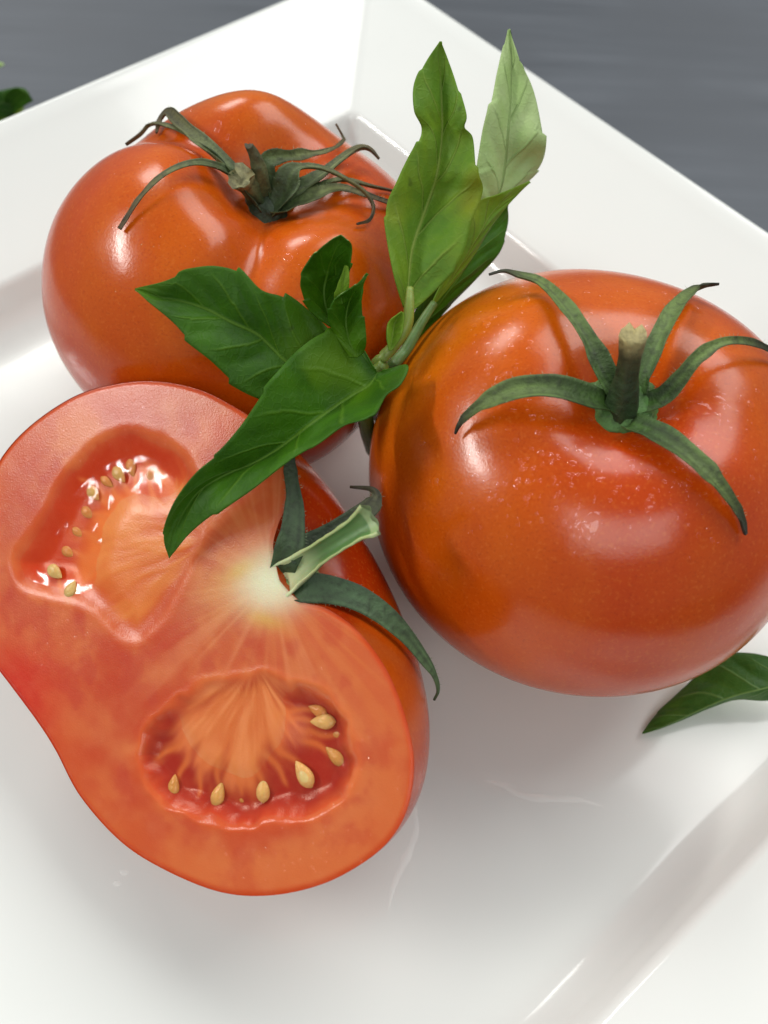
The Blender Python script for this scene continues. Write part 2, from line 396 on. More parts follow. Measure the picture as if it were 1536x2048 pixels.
def poly_sd(p, poly):
    """signed distance, positive inside"""
    a = poly; b = np.roll(poly, -1, axis=0); d = np.full(len(p), 1e9); ins = np.zeros(len(p), bool)
    for i in range(len(a)):
        e = b[i]-a[i]; w = p-a[i]; t = np.clip(w@e/max(e@e, 1e-12), 0, 1); d = np.minimum(d, np.linalg.norm(w-t[:, None]*e, axis=1))
        c = (a[i, 1] > p[:, 1]) != (b[i, 1] > p[:, 1])
        with np.errstate(divide='ignore', invalid='ignore'):
            xx = (b[i, 0]-a[i, 0])*(p[:, 1]-a[i, 1])/(b[i, 1]-a[i, 1])+a[i, 0]
        ins ^= c & (p[:, 0] < xx)
    return np.where(ins, d, -d)
LOC_U = [(255,856),(320,868),(370,905),(400,960),(410,1020),(402,1085),(378,1145),(348,1205),(312,1252),(270,1278),(232,1262),(188,1222),(140,1198),(80,1190),(38,1165),(22,1120),(48,1075),(85,1020),(105,975),(140,930),(195,880)]
LOC_L = [(270,1510),(290,1462),(340,1412),(400,1368),(460,1352),(525,1345),(580,1365),(640,1385),(685,1420),(705,1470),(712,1520),(700,1570),(680,1608),(640,1626),(590,1640),(540,1646),(490,1655),(440,1648),(390,1635),(340,1620),(308,1590),(283,1550)]
PLA_U = [(430,960),(330,985),(265,985),(225,1010),(200,1050),(190,1095),(180,1135),(185,1175),(205,1210),(245,1250),(275,1265),(310,1235),(345,1190),(380,1140),(430,1090)]
PLA_L = [(420,1330),(360,1400),(345,1450),(365,1500),(400,1545),(445,1560),(485,1575),(520,1560),(548,1525),(572,1490),(582,1445),(575,1400),(560,1365),(520,1330)]
lu, ll, pu_, pl_ = [crom(np.vstack([hloc(q), hloc(q[:1])]), 120)[:-1] for q in (LOC_U, LOC_L, PLA_U, PLA_L)]
ROOT_U, ROOT_L, CORE, YELA, YELB, REDSPOT = hloc([(430, 1075), (510, 1330), (545, 1160), (478, 1142), (532, 1240), (30, 1390)])
outline = np.vstack([resample(hloc([(556, 1150)]+OUT_U), 260)[:-1], resample(hloc([(556, 1150)]+OUT_L), 260)[::-1][:-1]])
def strands(uv, root, seed, k):
    a = np.arctan2(uv[:, 1]-root[1], uv[:, 0]-root[0]); r = np.linalg.norm(uv-root, axis=1)
    return fbm(a*k+seed+.5*vnoise(r*2, a*2), r*1.1+seed*2, 3)
SEEDS = (
    (228, 945, 250, 985, .36, .25, -.10, 1), (175, 983, 205, 1010, .34, .23, -.12, 1), (160, 1022, 200, 1035, .32, .20, -.17, 3), (140, 1062, 190, 1075, .33, .20, -.19, 3),
    (120, 1102, 170, 1112, .33, .20, -.19, 3), (103, 1142, 118, 1172, .36, .24, -.04, 0), (136, 1182, 158, 1162, .33, .25, -.04, 0), (290, 948, 296, 985, .30, .19, -.17, 3),
    (150, 950, 180, 975, .28, .20, -.20, 3), (345, 950, 340, 990, .28, .19, -.22, 3),
    (640, 1446, 600, 1444, .40, .26, -.13, 2), (662, 1520, 610, 1490, .42, .24, -.17, 1), (602, 1556, 572, 1520, .44, .29, -.09, 2), (516, 1588, 510, 1550, .38, .25, -.11, 2),
    (424, 1597, 428, 1560, .38, .24, -.12, 0), (334, 1580, 350, 1545, .36, .23, -.13, 1), (298, 1526, 330, 1500, .34, .17, -.22, 3), (566, 1578, 548, 1545, .32, .19, -.24, 3), (628, 1425, 590, 1425, .34, .20, -.14, 3), (470, 1600, 468, 1560, .30, .17, -.20, 3), (380, 1600, 390, 1560, .32, .18, -.20, 3), (672, 1475, 625, 1470, .34, .19, -.20, 3), (250, 930, 262, 972, .30, .19, -.15, 3), (200, 960, 225, 990, .30, .18, -.15, 3))
def face_fields(uv):
    su, sl = poly_sd(uv, lu), poly_sd(uv, ll); edge = np.abs(poly_sd(uv, outline))
    wob = (fbm(uv[:, 0]*2.2+3, uv[:, 1]*2.2+8, 2)-.5)*.10; wob2 = (fbm(uv[:, 0]*3.2+30, uv[:, 1]*3.2+8, 2)-.5)*.16
    su, sl = su+wob, sl+wob2
    stu, stl = strands(uv, ROOT_U, 3., 6.5), strands(uv, ROOT_L, 61., 7.)
    qu, ql = poly_sd(uv, pu_)+(stu-.50)*1.3, poly_sd(uv, pl_)+(stl-.50)*1.5
    iu, il = sstep(-.14, .62, su), sstep(-.06, .38, sl)
    hu, hl = sstep(-.50, .45, poly_sd(uv, pu_)), sstep(-.40, .38, poly_sd(uv, pl_))
    mu, ml = sstep(-.60, .40, qu), sstep(-.45, .32, ql)
    h = .007*(fbm(uv[:, 0]*1.6, uv[:, 1]*1.6)-.5)
    h = h - .19*iu*(1-hu*.85) - .24*il*(1-hl*.80)
    h = h + .008*np.exp(-(su/.10)**2) + .010*np.exp(-(sl/.08)**2)
    h = h - .015*sstep(.08, 0, edge)
    h = h + (iu*hu*(stu-.5)+il*hl*(stl-.5))*.012
    # colours of the flesh itself
    n1 = fbm(uv[:, 0]*.9+2, uv[:, 1]*.9+7); n2 = fbm(uv[:, 0]*2.6+12, uv[:, 1]*2.6+1)
    col = mix3(rgb(188, 70, 40), rgb(206, 112, 66), sstep(.32, .68, n1)); w = sstep(.48, .75, n2)*.6
    col = col*(1-w[:, None])+rgb(184, 66, 46)*w[:, None]
    sk = sstep(.95, .1, edge)*.45; col = col*(1-sk[:, None])+rgb(206, 98, 46)*sk[:, None]
    sk = sstep(.13, .02, edge); col = col*(1-sk[:, None])+rgb(206, 72, 22)*sk[:, None]
    # fibres that run from the core towards the blossom end and round the locules
    dc = uv-CORE; rc = np.linalg.norm(dc, axis=1); ac = np.arctan2(dc[:, 1], dc[:, 0]); fib = fbm(ac*11+5, rc*.35+2, 3)
    w = sstep(.50, .78, fib)*sstep(4.6, .8, rc)*(1-np.clip(iu+il, 0, 1))*.28; col = col*(1-w[:, None])+rgb(226, 150, 108)*w[:, None]
    w = sstep(.52, .30, fib)*sstep(5.0, 1.5, rc)*(1-np.clip(iu+il, 0, 1))*.25; col = col*(1-w[:, None])+rgb(190, 62, 46)*w[:, None]
    e = np.stack([(uv[:, 0]-CORE[0]-.45)/1.1, (uv[:, 1]-CORE[1]+.02)/.50], 1); w = np.exp(-(e**2).sum(1)**.9)*.75*(.7+.6*(fib-.3)); w = np.clip(w, 0, 1); col = col*(1-w[:, None])+rgb(222, 168, 112)*w[:, None]
    e = np.stack([(uv[:, 0]-CORE[0]+.02)/.66, (uv[:, 1]-CORE[1])/.52], 1); w = np.exp(-(e**2).sum(1)**1.3); col = col*(1-w[:, None])+rgb(230, 228, 200)*w[:, None]
    for y0, ang in ((YELA, .2), (YELB, -.5)):
        q = uv-y0; q = np.stack([q[:, 0]*math.cos(ang)+q[:, 1]*math.sin(ang), -q[:, 0]*math.sin(ang)+q[:, 1]*math.cos(ang)], 1)/np.array([.34, .13])
        w = np.exp(-(q**2).sum(1))*.35; col = col*(1-w[:, None])+rgb(214, 186, 50)*w[:, None]
    w = np.exp(-(np.linalg.norm(uv-REDSPOT, axis=1)/1.0)**2)*.85; col = col*(1-w[:, None])+rgb(196, 30, 24)*w[:, None]
    # lips of the locules, gel floor and placenta
    for s_, dd, q_, st, fl, pl0, pl1 in ((su, iu, mu, stu, rgb(192, 62, 16), rgb(210, 106, 44), rgb(226, 138, 72)), (sl, il, ml, stl, rgb(164, 44, 30), rgb(206, 108, 56), rgb(224, 140, 88))):
        w = np.exp(-(s_/.12)**2)*.35; col = col*(1-w[:, None])+rgb(218, 104, 44)*w[:, None]
        w = sstep(-.03, .30, s_); col = col*(1-w[:, None])+fl*w[:, None]
        pc = mix3(pl0, pl1, sstep(.30, .74, st)*.8); w = w*q_; col = col*(1-w[:, None])+pc*w[:, None]
    for i, q in enumerate(SEEDS):                # pale cords that tie each seed to the placenta
        a, t = hloc([q[:2], q[2:4]]); e = t-a; ln = np.linalg.norm(e); e = e/ln; r_ = uv-a; x = r_@e; y = r_@np.array([-e[1], e[0]])+.03*np.sin(x*9+i)
        w = np.exp(-(y/(.030+.05*np.clip(x/.7, 0, 1)))**2)*sstep(-.05, .12, x)*sstep(.95, .45, x)*.75; col = col*(1-w[:, None])+rgb(216, 128, 70)*w[:, None]
    col = col*np.array([1.0, .98, .90])
    return h, np.clip(col, 0, 1)
# polar sheet over the cut
cen = hloc([(345, 1290)])[0]; NA, NR = 520, 190
oa = outline; si = np.linspace(0, len(oa), NA, endpoint=False); oo = np.stack([np.interp(si, np.arange(len(oa)+1), np.r_[oa[:, i], oa[:1, i]]) for i in range(2)], 1)
fr = np.linspace(0.004, 1, NR)**.72; fr = fr/fr[-1]
UVg = (cen[None, None]+(oo-cen)[None]*fr[:, None, None]).reshape(-1, 2)
hh, cc = face_fields(UVg)
FF = grid_faces(NR, NA, True); FF.append(tuple(reversed(range(NA))))
FV = face3(UVg, hh)
_n = np.cross(FV[FF[5000][1]]-FV[FF[5000][0]], FV[FF[5000][2]]-FV[FF[5000][0]])
if _n@FN < 0: FF = [tuple(reversed(f)) for f in FF]
mesh('cut_flesh', FV, FF, M_FLESH, half_root, cols=cc)
BVH_HALF = bvh_of(np.vstack([FV]), FF)
# gel that fills the two locules
def gel(poly, level, seed):
    c = poly.mean(0); na, nr = len(poly), 34; f = np.linspace(0.01, 1.0, nr)
    uv = (c+(poly-c)[None]*f[:, None, None]*.985).reshape(-1, 2)
    sd = poly_sd(uv, poly)
    h = level - .05*sstep(.0, .45, sd) + .024*(vnoise(uv[:, 0]*2.6+seed, uv[:, 1]*2.6)-.5)+.007*(vnoise(uv[:, 0]*7+seed, uv[:, 1]*7)-.5)
    F = grid_faces(nr, na, True); F.append(tuple(reversed(range(na)))); V = face3(uv, h)
    q = np.cross(V[F[50][1]]-V[F[50][0]], V[F[50][2]]-V[F[50][0]])
    if q@FN < 0: F = [tuple(reversed(x)) for x in F]
    mesh('seed_gel', V, F, M_GEL, half_root)
gel(lu, -.045, 3.); gel(ll, -.045, 9.)
# seeds
def seed(px, py, tx, ty, L, W, h, tint):
    L *= random.uniform(1.0, 1.18); W *= random.uniform(1.1, 1.35)
    c, t = hloc([(px, py), (tx, ty)]); ax = unit(t-c); ra = random.uniform(-.45, .45); ax = np.array([ax[0]*math.cos(ra)-ax[1]*math.sin(ra), ax[0]*math.sin(ra)+ax[1]*math.cos(ra)]); sd = np.array([-ax[1], ax[0]])
    n, k = 11, 12; V = []
    for i in range(n):
        s = i/(n-1); x = (s-.42)*L; r = W*.5*(math.sin(math.pi*s)**.62)*(1.08-.62*s)
        r = max(r, .012*(s < .99))
        for j in range(k):
            a = 2*math.pi*j/k; V.append(face3(c+ax*x+sd*r*math.cos(a), np.array(h+.55*r*math.sin(a))))
    F = grid_faces(n, k, True)+[tuple(reversed(range(k))), tuple((n-1)*k+j for j in range(k))]
    V = np.array(V); col = np.tile(tint, (len(V), 1)); col[: 3*k] = col[:3*k]*.93
    mesh('seed', V, F, M_SEED, half_root, cols=col)
SD = [rgb(206, 170, 100), rgb(200, 156, 86), rgb(212, 184, 118), rgb(202, 144, 78)]
for px, py, tx, ty, L, W, h, ti in SEEDS:
    seed(px, py, tx, ty, L, W, h-(.025 if py < 1300 else .065), SD[ti])

# ------------------------------------------------------------------ calyx pieces
G_DARK, G_MID, G_PALE, BROWN = rgb(34, 48, 24), rgb(58, 84, 44), rgb(112, 134, 84), rgb(52, 44, 24)
def path_on(bvh, pts):
    """pts: (px, py, lift). On the skin where the sight line meets it, carried on at the same depth where it does not."""
    out = []; nor = []; lastd = None; lastn = None
    for px, py, lift in pts:
        p, n = hit(bvh, px, py)
        if p is not None:
            if n@ray(px, py) > 0: n = -n
            d = (p-EYE)@FWD; q = p+n*lift*.35-unit(ray(px, py))*lift*.65; lastd = (q-EYE)@FWD; lastn = n
        else: q = EYE+ray(px, py)*((lastd if lastd else 15)+.05); n = lastn if lastn is not None else np.array([0, 0, 1.])
        out.append(q); nor.append(n)
    return np.array(out), np.array(nor)
def ribbon(name, P, N, widths, cols, parent, mat=M_SEPAL, cup=.25, thick=.035, n=46, twist=0.0, wav=.0, seed_=0, hairs=70):
    P = crom(P, n); N = unit(crom(N, n)); W = np.interp(np.linspace(0, 1, n), np.linspace(0, 1, len(widths)), widths)
    T = unit(np.gradient(P, axis=0)); S = unit(np.cross(T, N)); Nn = unit(np.cross(S, T))
    tt = np.linspace(0, 1, n); ang = twist*tt
    S2 = S*np.cos(ang)[:, None]+Nn*np.sin(ang)[:, None]; N2 = np.cross(S2, T)*1.0
    xs = np.array([-1, -.78, -.52, -.26, 0, .26, .52, .78, 1]); V = []; C = []
    ck = np.stack([np.interp(tt, np.linspace(0, 1, len(cols)), [c[i] for c in cols]) for i in range(3)], 1)
    for i in range(n):
        e = 1+wav*(vnoise(tt[i]*14+seed_, 3.+seed_)-.5)
        for side in (1, -1):
            for x in (xs if side > 0 else xs[::-1]):
                hgt = cup*W[i]*(abs(x)**1.5)+side*thick*(1-.7*abs(x))*min(1, W[i]/.12+.25)
                V.append(P[i]+S2[i]*x*W[i]*.5*e+N2[i]*hgt)
                f = (.55+.9*vnoise(tt[i]*3+seed_, x*5.5+seed_*3))*(.75+.5*fbm(tt[i]*9+seed_*2, x*2+seed_, 3)); C.append(np.clip(ck[i]*f*(1.15 if abs(x) < .3 else 1), 0, 1))
    k = len(xs)*2; F = grid_faces(n, k, True)+[tuple(reversed(range(k))), tuple((n-1)*k+j for j in range(k))]
    rr = random.Random(int(seed_*10)+3)
    for _ in range(hairs):
        i = rr.randrange(1, int(n*.85)); x = rr.choice((-1, 1, rr.uniform(-1, 1))); o = P[i]+S2[i]*x*W[i]*.5+N2[i]*cup*W[i]*abs(x)**1.5
        dr = unit(S2[i]*x*rr.uniform(.5, 1)+N2[i]*rr.uniform(.2, .9)+T[i]*rr.uniform(-.3, .5)); L = rr.uniform(.03, .085); b0 = len(V)
        for q in range(3): V.append(o+(S2[i]*math.cos(2.1*q)+T[i]*math.sin(2.1*q))*.0035)
        V.append(o+dr*L); F += [(b0, b0+1, b0+3), (b0+1, b0+2, b0+3), (b0+2, b0, b0+3)]; C += [rgb(150, 165, 125)]*4
    return mesh(name, V, F, mat, parent, cols=np.array(C))
def tube(name, P, R, cols, parent, mat=M_SEPAL, n=30, k=14, flute=0.0, seed_=0, cap_rough=0.0):
    P = crom(P, n); tt = np.linspace(0, 1, n); R = np.interp(tt, np.linspace(0, 1, len(R)), R)
    T = unit(np.gradient(P, axis=0)); ref = np.array([0.3, .2, .9]); S = unit(np.cross(T, ref)); N = np.cross(S, T)
    ck = np.stack([np.interp(tt, np.linspace(0, 1, len(cols)), [c[i] for c in cols]) for i in range(3)], 1); V = []; C = []
    for i in range(n):
        for j in range(k):
            a = 2*math.pi*j/k; r = R[i]*(1+flute*math.cos(5*a+seed_)+.10*(vnoise(j*1.3+seed_, tt[i]*7)-.5))
            q = P[i]+S[i]*r*math.cos(a)+N[i]*r*math.sin(a)
            if i == n-1: q = q+T[i]*cap_rough*(vnoise(j*2.1+seed_, 5.)-.5)
            V.append(q); C.append(np.clip(ck[i]*(.82+.36*vnoise(j*.9+seed_, tt[i]*9+seed_)), 0, 1))
    V.append(P[-1]-T[-1]*cap_rough*.5); C.append(ck[-1]*.8)
    F = grid_faces(n, k, True)+[((n-1)*k+j, (n-1)*k+(j+1) % k, n*k) for j in range(k)]+[tuple(reversed(range(k)))]
    return mesh(name, np.array(V), F, mat, parent, cols=np.array(C))
def hub(px, py, bvh, r, hgt, parent, colr, name='calyx', lift=0.0):
    p, nrm = hit(bvh, px, py)
    if nrm@ray(px, py) > 0: nrm = -nrm
    nrm = unit(nrm*.3+np.array([0, 0, 1.])); ref = unit(np.cross(nrm, np.array([1., .2, 0]))); r2 = np.cross(nrm, ref)
    n, k = 14, 44; V = []; C = []
    for i in range(n):
        s = i/(n-1)
        for j in range(k):
            a = 2*math.pi*j/k; rr = r*(1-s)**.5*(1+.10*math.cos(5*a+.6)*(1-s)+.40*(vnoise(j*.55, s*5)-.5)*(1-s*.5))
            V.append(p+(ref*math.cos(a)+r2*math.sin(a))*rr+nrm*(lift+hgt*s**.8-.08+.05*(vnoise(j*.8+4, s*5)-.5))); C.append(colr*(.75+.5*vnoise(j*.8, s*6)))
    return mesh(name, np.array(V), grid_faces(n, k, True), M_SEPAL, parent, cols=np.clip(np.array(C), 0, 1)), p

# ---- right tomato
root, b, _, _ = ROUND['right']
cal, pc = hub(1244, 808, b, .66, .42, root, rgb(84, 124, 62), lift=.12)
SP = [([(1225,800,.25),(1195,750,.38),(1168,690,.34),(1130,630,.30),(1085,580,.25),(1035,552,.16),(1008,543,.12),(978,550,.10)], [.50,.46,.40,.34,.27,.16,.08,.05]),
      ([(1215,820,.22),(1160,805,.36),(1100,788,.42),(1040,790,.40),(985,810,.34),(945,835,.26),(925,852,.20),(914,870,.16)], [.52,.52,.54,.50,.38,.24,.13,.05]),
      ([(1258,860,.15),(1310,880,.20),(1360,912,.22),(1410,955,.20),(1450,1000,.16),(1475,1035,.12),(1487,1068,.09)], [.58,.50,.45,.42,.30,.18,.09]),
      ([(1280,820,.20),(1330,800,.30),(1362,765,.42),(1390,730,.55),(1430,705,.60),(1475,700,.50),(1520,708,.35),(1560,730,.25)], [.48,.38,.34,.26,.22,.20,.16,.08]),
      ([(1275,790,.30),(1290,745,.42),(1315,690,.42),(1345,635,.36),(1380,595,.25),(1410,572,.18),(1438,568,.14)], [.40,.42,.40,.36,.26,.15,.06])]
for i, (pp, w) in enumerate(SP):
    P, N = path_on(b, pp); w = [x*.80 for x in w]; ribbon('sepal', P, N, w, [rgb(62, 94, 34), rgb(60, 82, 36), rgb(84, 104, 50), rgb(92, 110, 54), rgb(48, 50, 22), rgb(20, 19, 10)], cal, cup=.32, wav=.45, twist=(.35, -.3, .3, -.5, .4)[i], seed_=i*3.1)
p0, n0 = hit(b, 1240, 835); top = at(1268, 668, p0[2]+1.75)
tube('stem', [p0-np.array([0, 0, .2]), p0*.66+top*.34+np.array([0, 0, .05]), p0*.3+top*.7, top], [.34, .25, .175, .17, .20], [rgb(50, 76, 36), rgb(44, 64, 32), rgb(46, 60, 30), rgb(64, 66, 34), rgb(176, 162, 110)], cal, flute=.10, cap_rough=.14)

# ---- back tomato
root, b, _, _ = ROUND['back']
cal, pc = hub(530, 415, b, .55, .45, root, rgb(40, 58, 34))
BS = [([(520,425,.2),(480,390,.35),(440,345,.38),(400,300,.42),(370,255,.42),(345,236,.36),(325,250,.22),(315,270,.12)], [.42,.46,.40,.30,.24,.16,.10,.05]),
      ([(470,385,.3),(430,330,.42),(390,290,.36),(350,266,.34),(310,258,.30),(280,270,.22),(252,290,.15)], [.2,.2,.14,.10,.09,.09,.07]),
      ([(505,410,.2),(455,365,.42),(410,342,.42),(370,342,.36),(325,362,.28),(285,400,.20),(262,430,.12),(242,460,.08)], [.40,.22,.15,.12,.09,.08,.07,.08]),
      ([(545,400,.3),(528,345,.62),(535,322,.62),(580,316,.50),(630,318,.38),(665,308,.32),(682,290,.28),(684,270,.24),(672,248,.22)], [.34,.30,.26,.22,.13,.08,.06,.05,.04]),
      ([(560,420,.2),(610,388,.36),(650,362,.36),(690,325,.30),(720,298,.26),(740,300,.16),(758,318,.08)], [.44,.36,.26,.20,.18,.10,.05]),
      ([(545,438,.15),(580,400,.55),(585,362,.72),(610,352,.72),(650,355,.62),(690,372,.52),(725,395,.40),(742,420,.28),(735,445,.18),(712,452,.12)], [.36,.55,.42,.16,.12,.10,.09,.08,.06,.05]),
      ([(550,435,.15),(590,420,.34),(640,400,.30),(680,385,.26),(720,394,.22),(760,406,.18),(790,415,.15)], [.50,.48,.30,.14,.12,.10,.08]),
      ([(600,410,.2),(650,380,.28),(690,368,.24),(740,378,.18),(785,386,.14)], [.2,.16,.10,.08,.06])]
for i, (pp, w) in enumerate(BS):
    P, N = path_on(b, pp); w = [x*1.02 for x in w]; ribbon('sepal', P, N, w, [rgb(52, 70, 40), rgb(70, 86, 48), rgb(94, 102, 60), rgb(88, 86, 48), rgb(78, 64, 34), rgb(80, 62, 34)], cal, cup=.30, wav=.45, twist=(.5, -.4, .2, -.5, .3, .9, -.3, .4)[i], seed_=20+i*2.7)
p0, n0 = hit(b, 528, 408); top = at(480, 352, p0[2]+.95)
tube('stem', [p0-np.array([0, 0, .2]), p0*.6+top*.4, p0*.25+top*.75, top], [.26, .20, .17, .24], [rgb(44, 62, 36), rgb(58, 74, 42), rgb(110, 112, 74), rgb(150, 146, 104)], cal, flute=.18, seed_=2., cap_rough=.25)
t2 = at(497, 290, p0[2]+1.35); q2 = p0*.5+top*.5
tube('dried_stub', [p0, at(520, 350, p0[2]+.75), at(510, 315, p0[2]+1.1), t2], [.20, .15, .11, .07], [rgb(48, 62, 36), rgb(92, 96, 60), rgb(84, 84, 52), rgb(70, 62, 36)], cal, flute=.15, seed_=5., cap_rough=.08)

# ---- halved tomato: stem slit lengthwise, sepals left on the skin
cal, pc = hub(580, 1150, BVH_HALF_SKIN, .46, .16, half_root, rgb(150, 172, 108))
def near(px, py, d): return EYE+ray(px, py)*d
d0 = (HS-EYE)@FWD
SQ = [([(562,1150,d0+.22),(578,1100,d0-.05),(586,1055,d0-.05),(588,1000,d0+.05),(582,955,d0+.12),(578,915,d0+.15)], [.40,.50,.40,.28,.22,.20], [rgb(56, 76, 44), rgb(50, 68, 42), rgb(44, 58, 36)]),
      ([(575,1110,d0+.02),(620,1088,d0+.15),(670,1062,d0+.25),(715,1035,d0+.40),(745,1010,d0+.6),(752,990,d0+.7),(740,978,d0+.75),(700,974,d0+.8)], [.40,.36,.34,.34,.28,.16,.08,.04], [rgb(44, 62, 38), rgb(54, 68, 44), rgb(72, 72, 46), rgb(62, 50, 34)]),
      ([(575,1170,d0+.25),(612,1176,d0-.04),(655,1180,d0-.02),(710,1195,d0+.0),(765,1228,d0+.1),(810,1270,d0+.3),(845,1315,d0+.6),(868,1350,d0+.8),(876,1380,d0+.9),(868,1400,d0+.95)], [.40,.50,.46,.40,.32,.26,.20,.10,.06,.04], [rgb(56, 78, 46), rgb(62, 86, 56), rgb(74, 98, 60), rgb(64, 80, 44)])]
for i, (pp, w, cl) in enumerate(SQ):
    P = np.array([near(*q) for q in pp]); N = np.tile(unit(FN*.8+np.array([.4, 0, .3])), (len(P), 1)); ribbon('sepal', P, N, w, cl, cal, cup=.18, thick=.045, seed_=40+i*3., wav=.2)
sp = [near(*q) for q in ((528,1182,d0+.14),(600,1134,d0-.16),(655,1095,d0-.50),(705,1062,d0-.72),(738,1040,d0-.85))]
def half_pipe(name, P, R, nrm, parent, n=44):
    P = crom(P, n); tt = np.linspace(0, 1, n); R = np.interp(tt, np.linspace(0, 1, len(R)), R); T = unit(np.gradient(P, axis=0)); S = unit(np.cross(T, nrm)); N = np.cross(S, T); V = []; C = []
    outer = [(math.cos(a), -math.sin(a)) for a in np.linspace(0, math.pi, 13)]; inner = [(.80*math.cos(a), .10-.60*math.sin(a)) for a in np.linspace(math.pi, 0, 11)]
    prof = [(1.0, .10), *outer[1:-1], (-1.0, .10), *inner]
    for i in range(n):
        t = tt[i]; pale = rgb(216, 218, 168)*(1-sstep(.05, .40, t))
        for j, (x, y) in enumerate(prof):
            kind = 'rim' if j in (0, 12, 13, 23) else ('out' if j < 12 else 'in')
            wob = 1+.16*(vnoise(t*9+3, j*.8)-.5)+(.12*(vnoise(t*26, j*2.3)-.5) if kind == 'rim' else 0)
            q = P[i]+S[i]*x*R[i]*wob+N[i]*y*R[i]*(1.0 if kind != 'out' else .9)
            if i == n-1: q = q+T[i]*.10*(vnoise(j*1.7, 8.)-.4)
            c = {'rim': rgb(164, 182, 120), 'in': rgb(80, 114, 58), 'out': rgb(52, 78, 42)}[kind]*(.72+.56*vnoise(j*1.1+2, t*5)*1.0)
            w = float(1-sstep(.05, .45, t)); w = w if kind != 'out' else w*.3
            if t > .93: c = c*.5+rgb(176, 188, 138)*.5
            V.append(q); C.append(np.clip(c*(1-w)+rgb(214, 218, 168)*w, 0, 1))
    k = len(prof); F = grid_faces(n, k, True)
    return mesh(name, np.array(V), F, M_STEMCUT, parent, cols=np.array(C))
half_pipe('cut_stem', sp, [.38, .25, .185, .175, .195, .275], FN, cal)

# ------------------------------------------------------------------ basil
def leaf(name, rows, parent, mats, n=110, k=27, teeth=5, tsize=0.050, quilt=0.090, curve=0.0, seed_=0):
    R = np.array([[at(*r[0]), at(*r[1]), at(*r[2])] for r in rows]); L, Mi, Ri = crom(R[:, 0], n), crom(R[:, 1], n), crom(R[:, 2], n)
    tt = np.linspace(0, 1, n)
    for side, E in ((0, L), (1, Ri)):
        out = unit(E-Mi); wdt = np.linalg.norm(E-Mi, axis=1)
        ph = (tt*teeth+.31*side+seed_*.37+.25*(vnoise(tt*3+seed_, side*5.)-.5)) % 1
        E += out*(tsize*(ph**2.2-.35)*np.clip(wdt/.5, 0, 1)*sstep(0.05, .2, tt)*sstep(1, .93, tt))[:, None]
    ss = np.linspace(-1, 1, k); V = []; uv = []
    T = unit(np.gradient(Mi, axis=0))
    for i in range(n):
        nrm = unit(np.cross(Ri[i]-L[i], T[i])); 
        if nrm[2] < 0: nrm = -nrm
        for s in ss:
            a = abs(s); E = L[i] if s < 0 else Ri[i]; p = Mi[i]+(E-Mi[i])*a
            wd = np.linalg.norm(E-Mi[i])
            q = tt[i]*5.2-a*1.55+.35*a*a+(.37 if s > 0 else 0); bulge = abs(math.sin(math.pi*q))
            p = p+nrm*wd*(quilt*bulge*math.sin(math.pi*min(a, 1))+curve*a*(1-a)) + nrm*.05*wd*(vnoise(tt[i]*7+seed_*5, s*3+seed_)-.5)*a
            V.append(p); uv.append((s, tt[i]))
    V = np.array(V); F = grid_faces(n, k)
    e0 = np.cross(V[F[len(F)//2][1]]-V[F[len(F)//2][0]], V[F[len(F)//2][2]]-V[F[len(F)//2][0]])
    if e0@(EYE-V[len(V)//2]) < 0: F = [tuple(reversed(f)) for f in F]
    o = mesh(name, V, F, mats, parent, uv=np.array(uv))
    s = o.modifiers.new('thickness', 'SOLIDIFY'); s.thickness = .00022; s.offset = -1
    if isinstance(mats, list) and len(mats) > 1: s.material_offset = 1
    return o
def R3(l, mm, r, zl, zm, zr): return ((*l, zl), (*mm, zm), (*r, zr))

front = thing('basil_sprig', 'basil sprig whose large folded leaf lies over the halved tomato', 'basil', [*at(755, 800, 2.0)[:2], 2.0], 'fresh basil')
FL = [R3((748,738),(755,745),(765,742),6.15,6.05,6.15), R3((700,660),(738,772),(815,729),6.55,5.95,6.45), R3((650,662),(702,793),(803,765),6.75,5.95,6.50), R3((598,695),(662,820),(772,790),6.75,5.95,6.50),
      R3((555,745),(622,848),(742,832),6.90,6.10,6.70), R3((518,797),(585,877),(692,848),6.75,6.00,6.60), R3((481,853),(546,905),(640,882),6.50,5.90,6.50), R3((440,905),(500,930),(585,916),6.30,5.85,6.35),
      R3((388,950),(445,952),(508,976),6.00,5.80,6.10), R3((347,1010),(392,988),(430,1027),5.60,5.60,5.70), R3((327,1072),(355,1050),(376,1070),5.10,5.20,5.20), R3((337,1114),(338,1117),(340,1115),4.80,4.80,4.80)]
leaf('leaf', FL, front, [M_LEAF, M_LEAFB], teeth=4, tsize=0.050, quilt=0.054, curve=-.10, seed_=1)
GL = [R3((690,720),(690,735),(690,750),5.90,5.80,5.80), R3((655,655),(640,745),(620,810),6.40,6.00,5.80), R3((600,606),(580,728),(560,815),6.80,6.20,5.90), R3((560,588),(545,697),(505,795),7.10,6.40,6.10),
      R3((522,578),(515,668),(468,770),7.30,6.60,6.30), R3((478,541),(466,646),(428,730),7.50,6.80,6.60), R3((430,530),(412,618),(385,690),7.60,7.00,6.85), R3((378,540),(360,602),(347,648),7.60,7.15,7.10), R3((325,562),(310,592),(308,612),7.50,7.30,7.30), R3((269,577),(270,578),(271,580),7.40,7.40,7.40)]
leaf('leaf', GL, front, [M_LEAF, M_LEAFB], teeth=4, tsize=0.080, quilt=0.090, curve=.10, seed_=2)
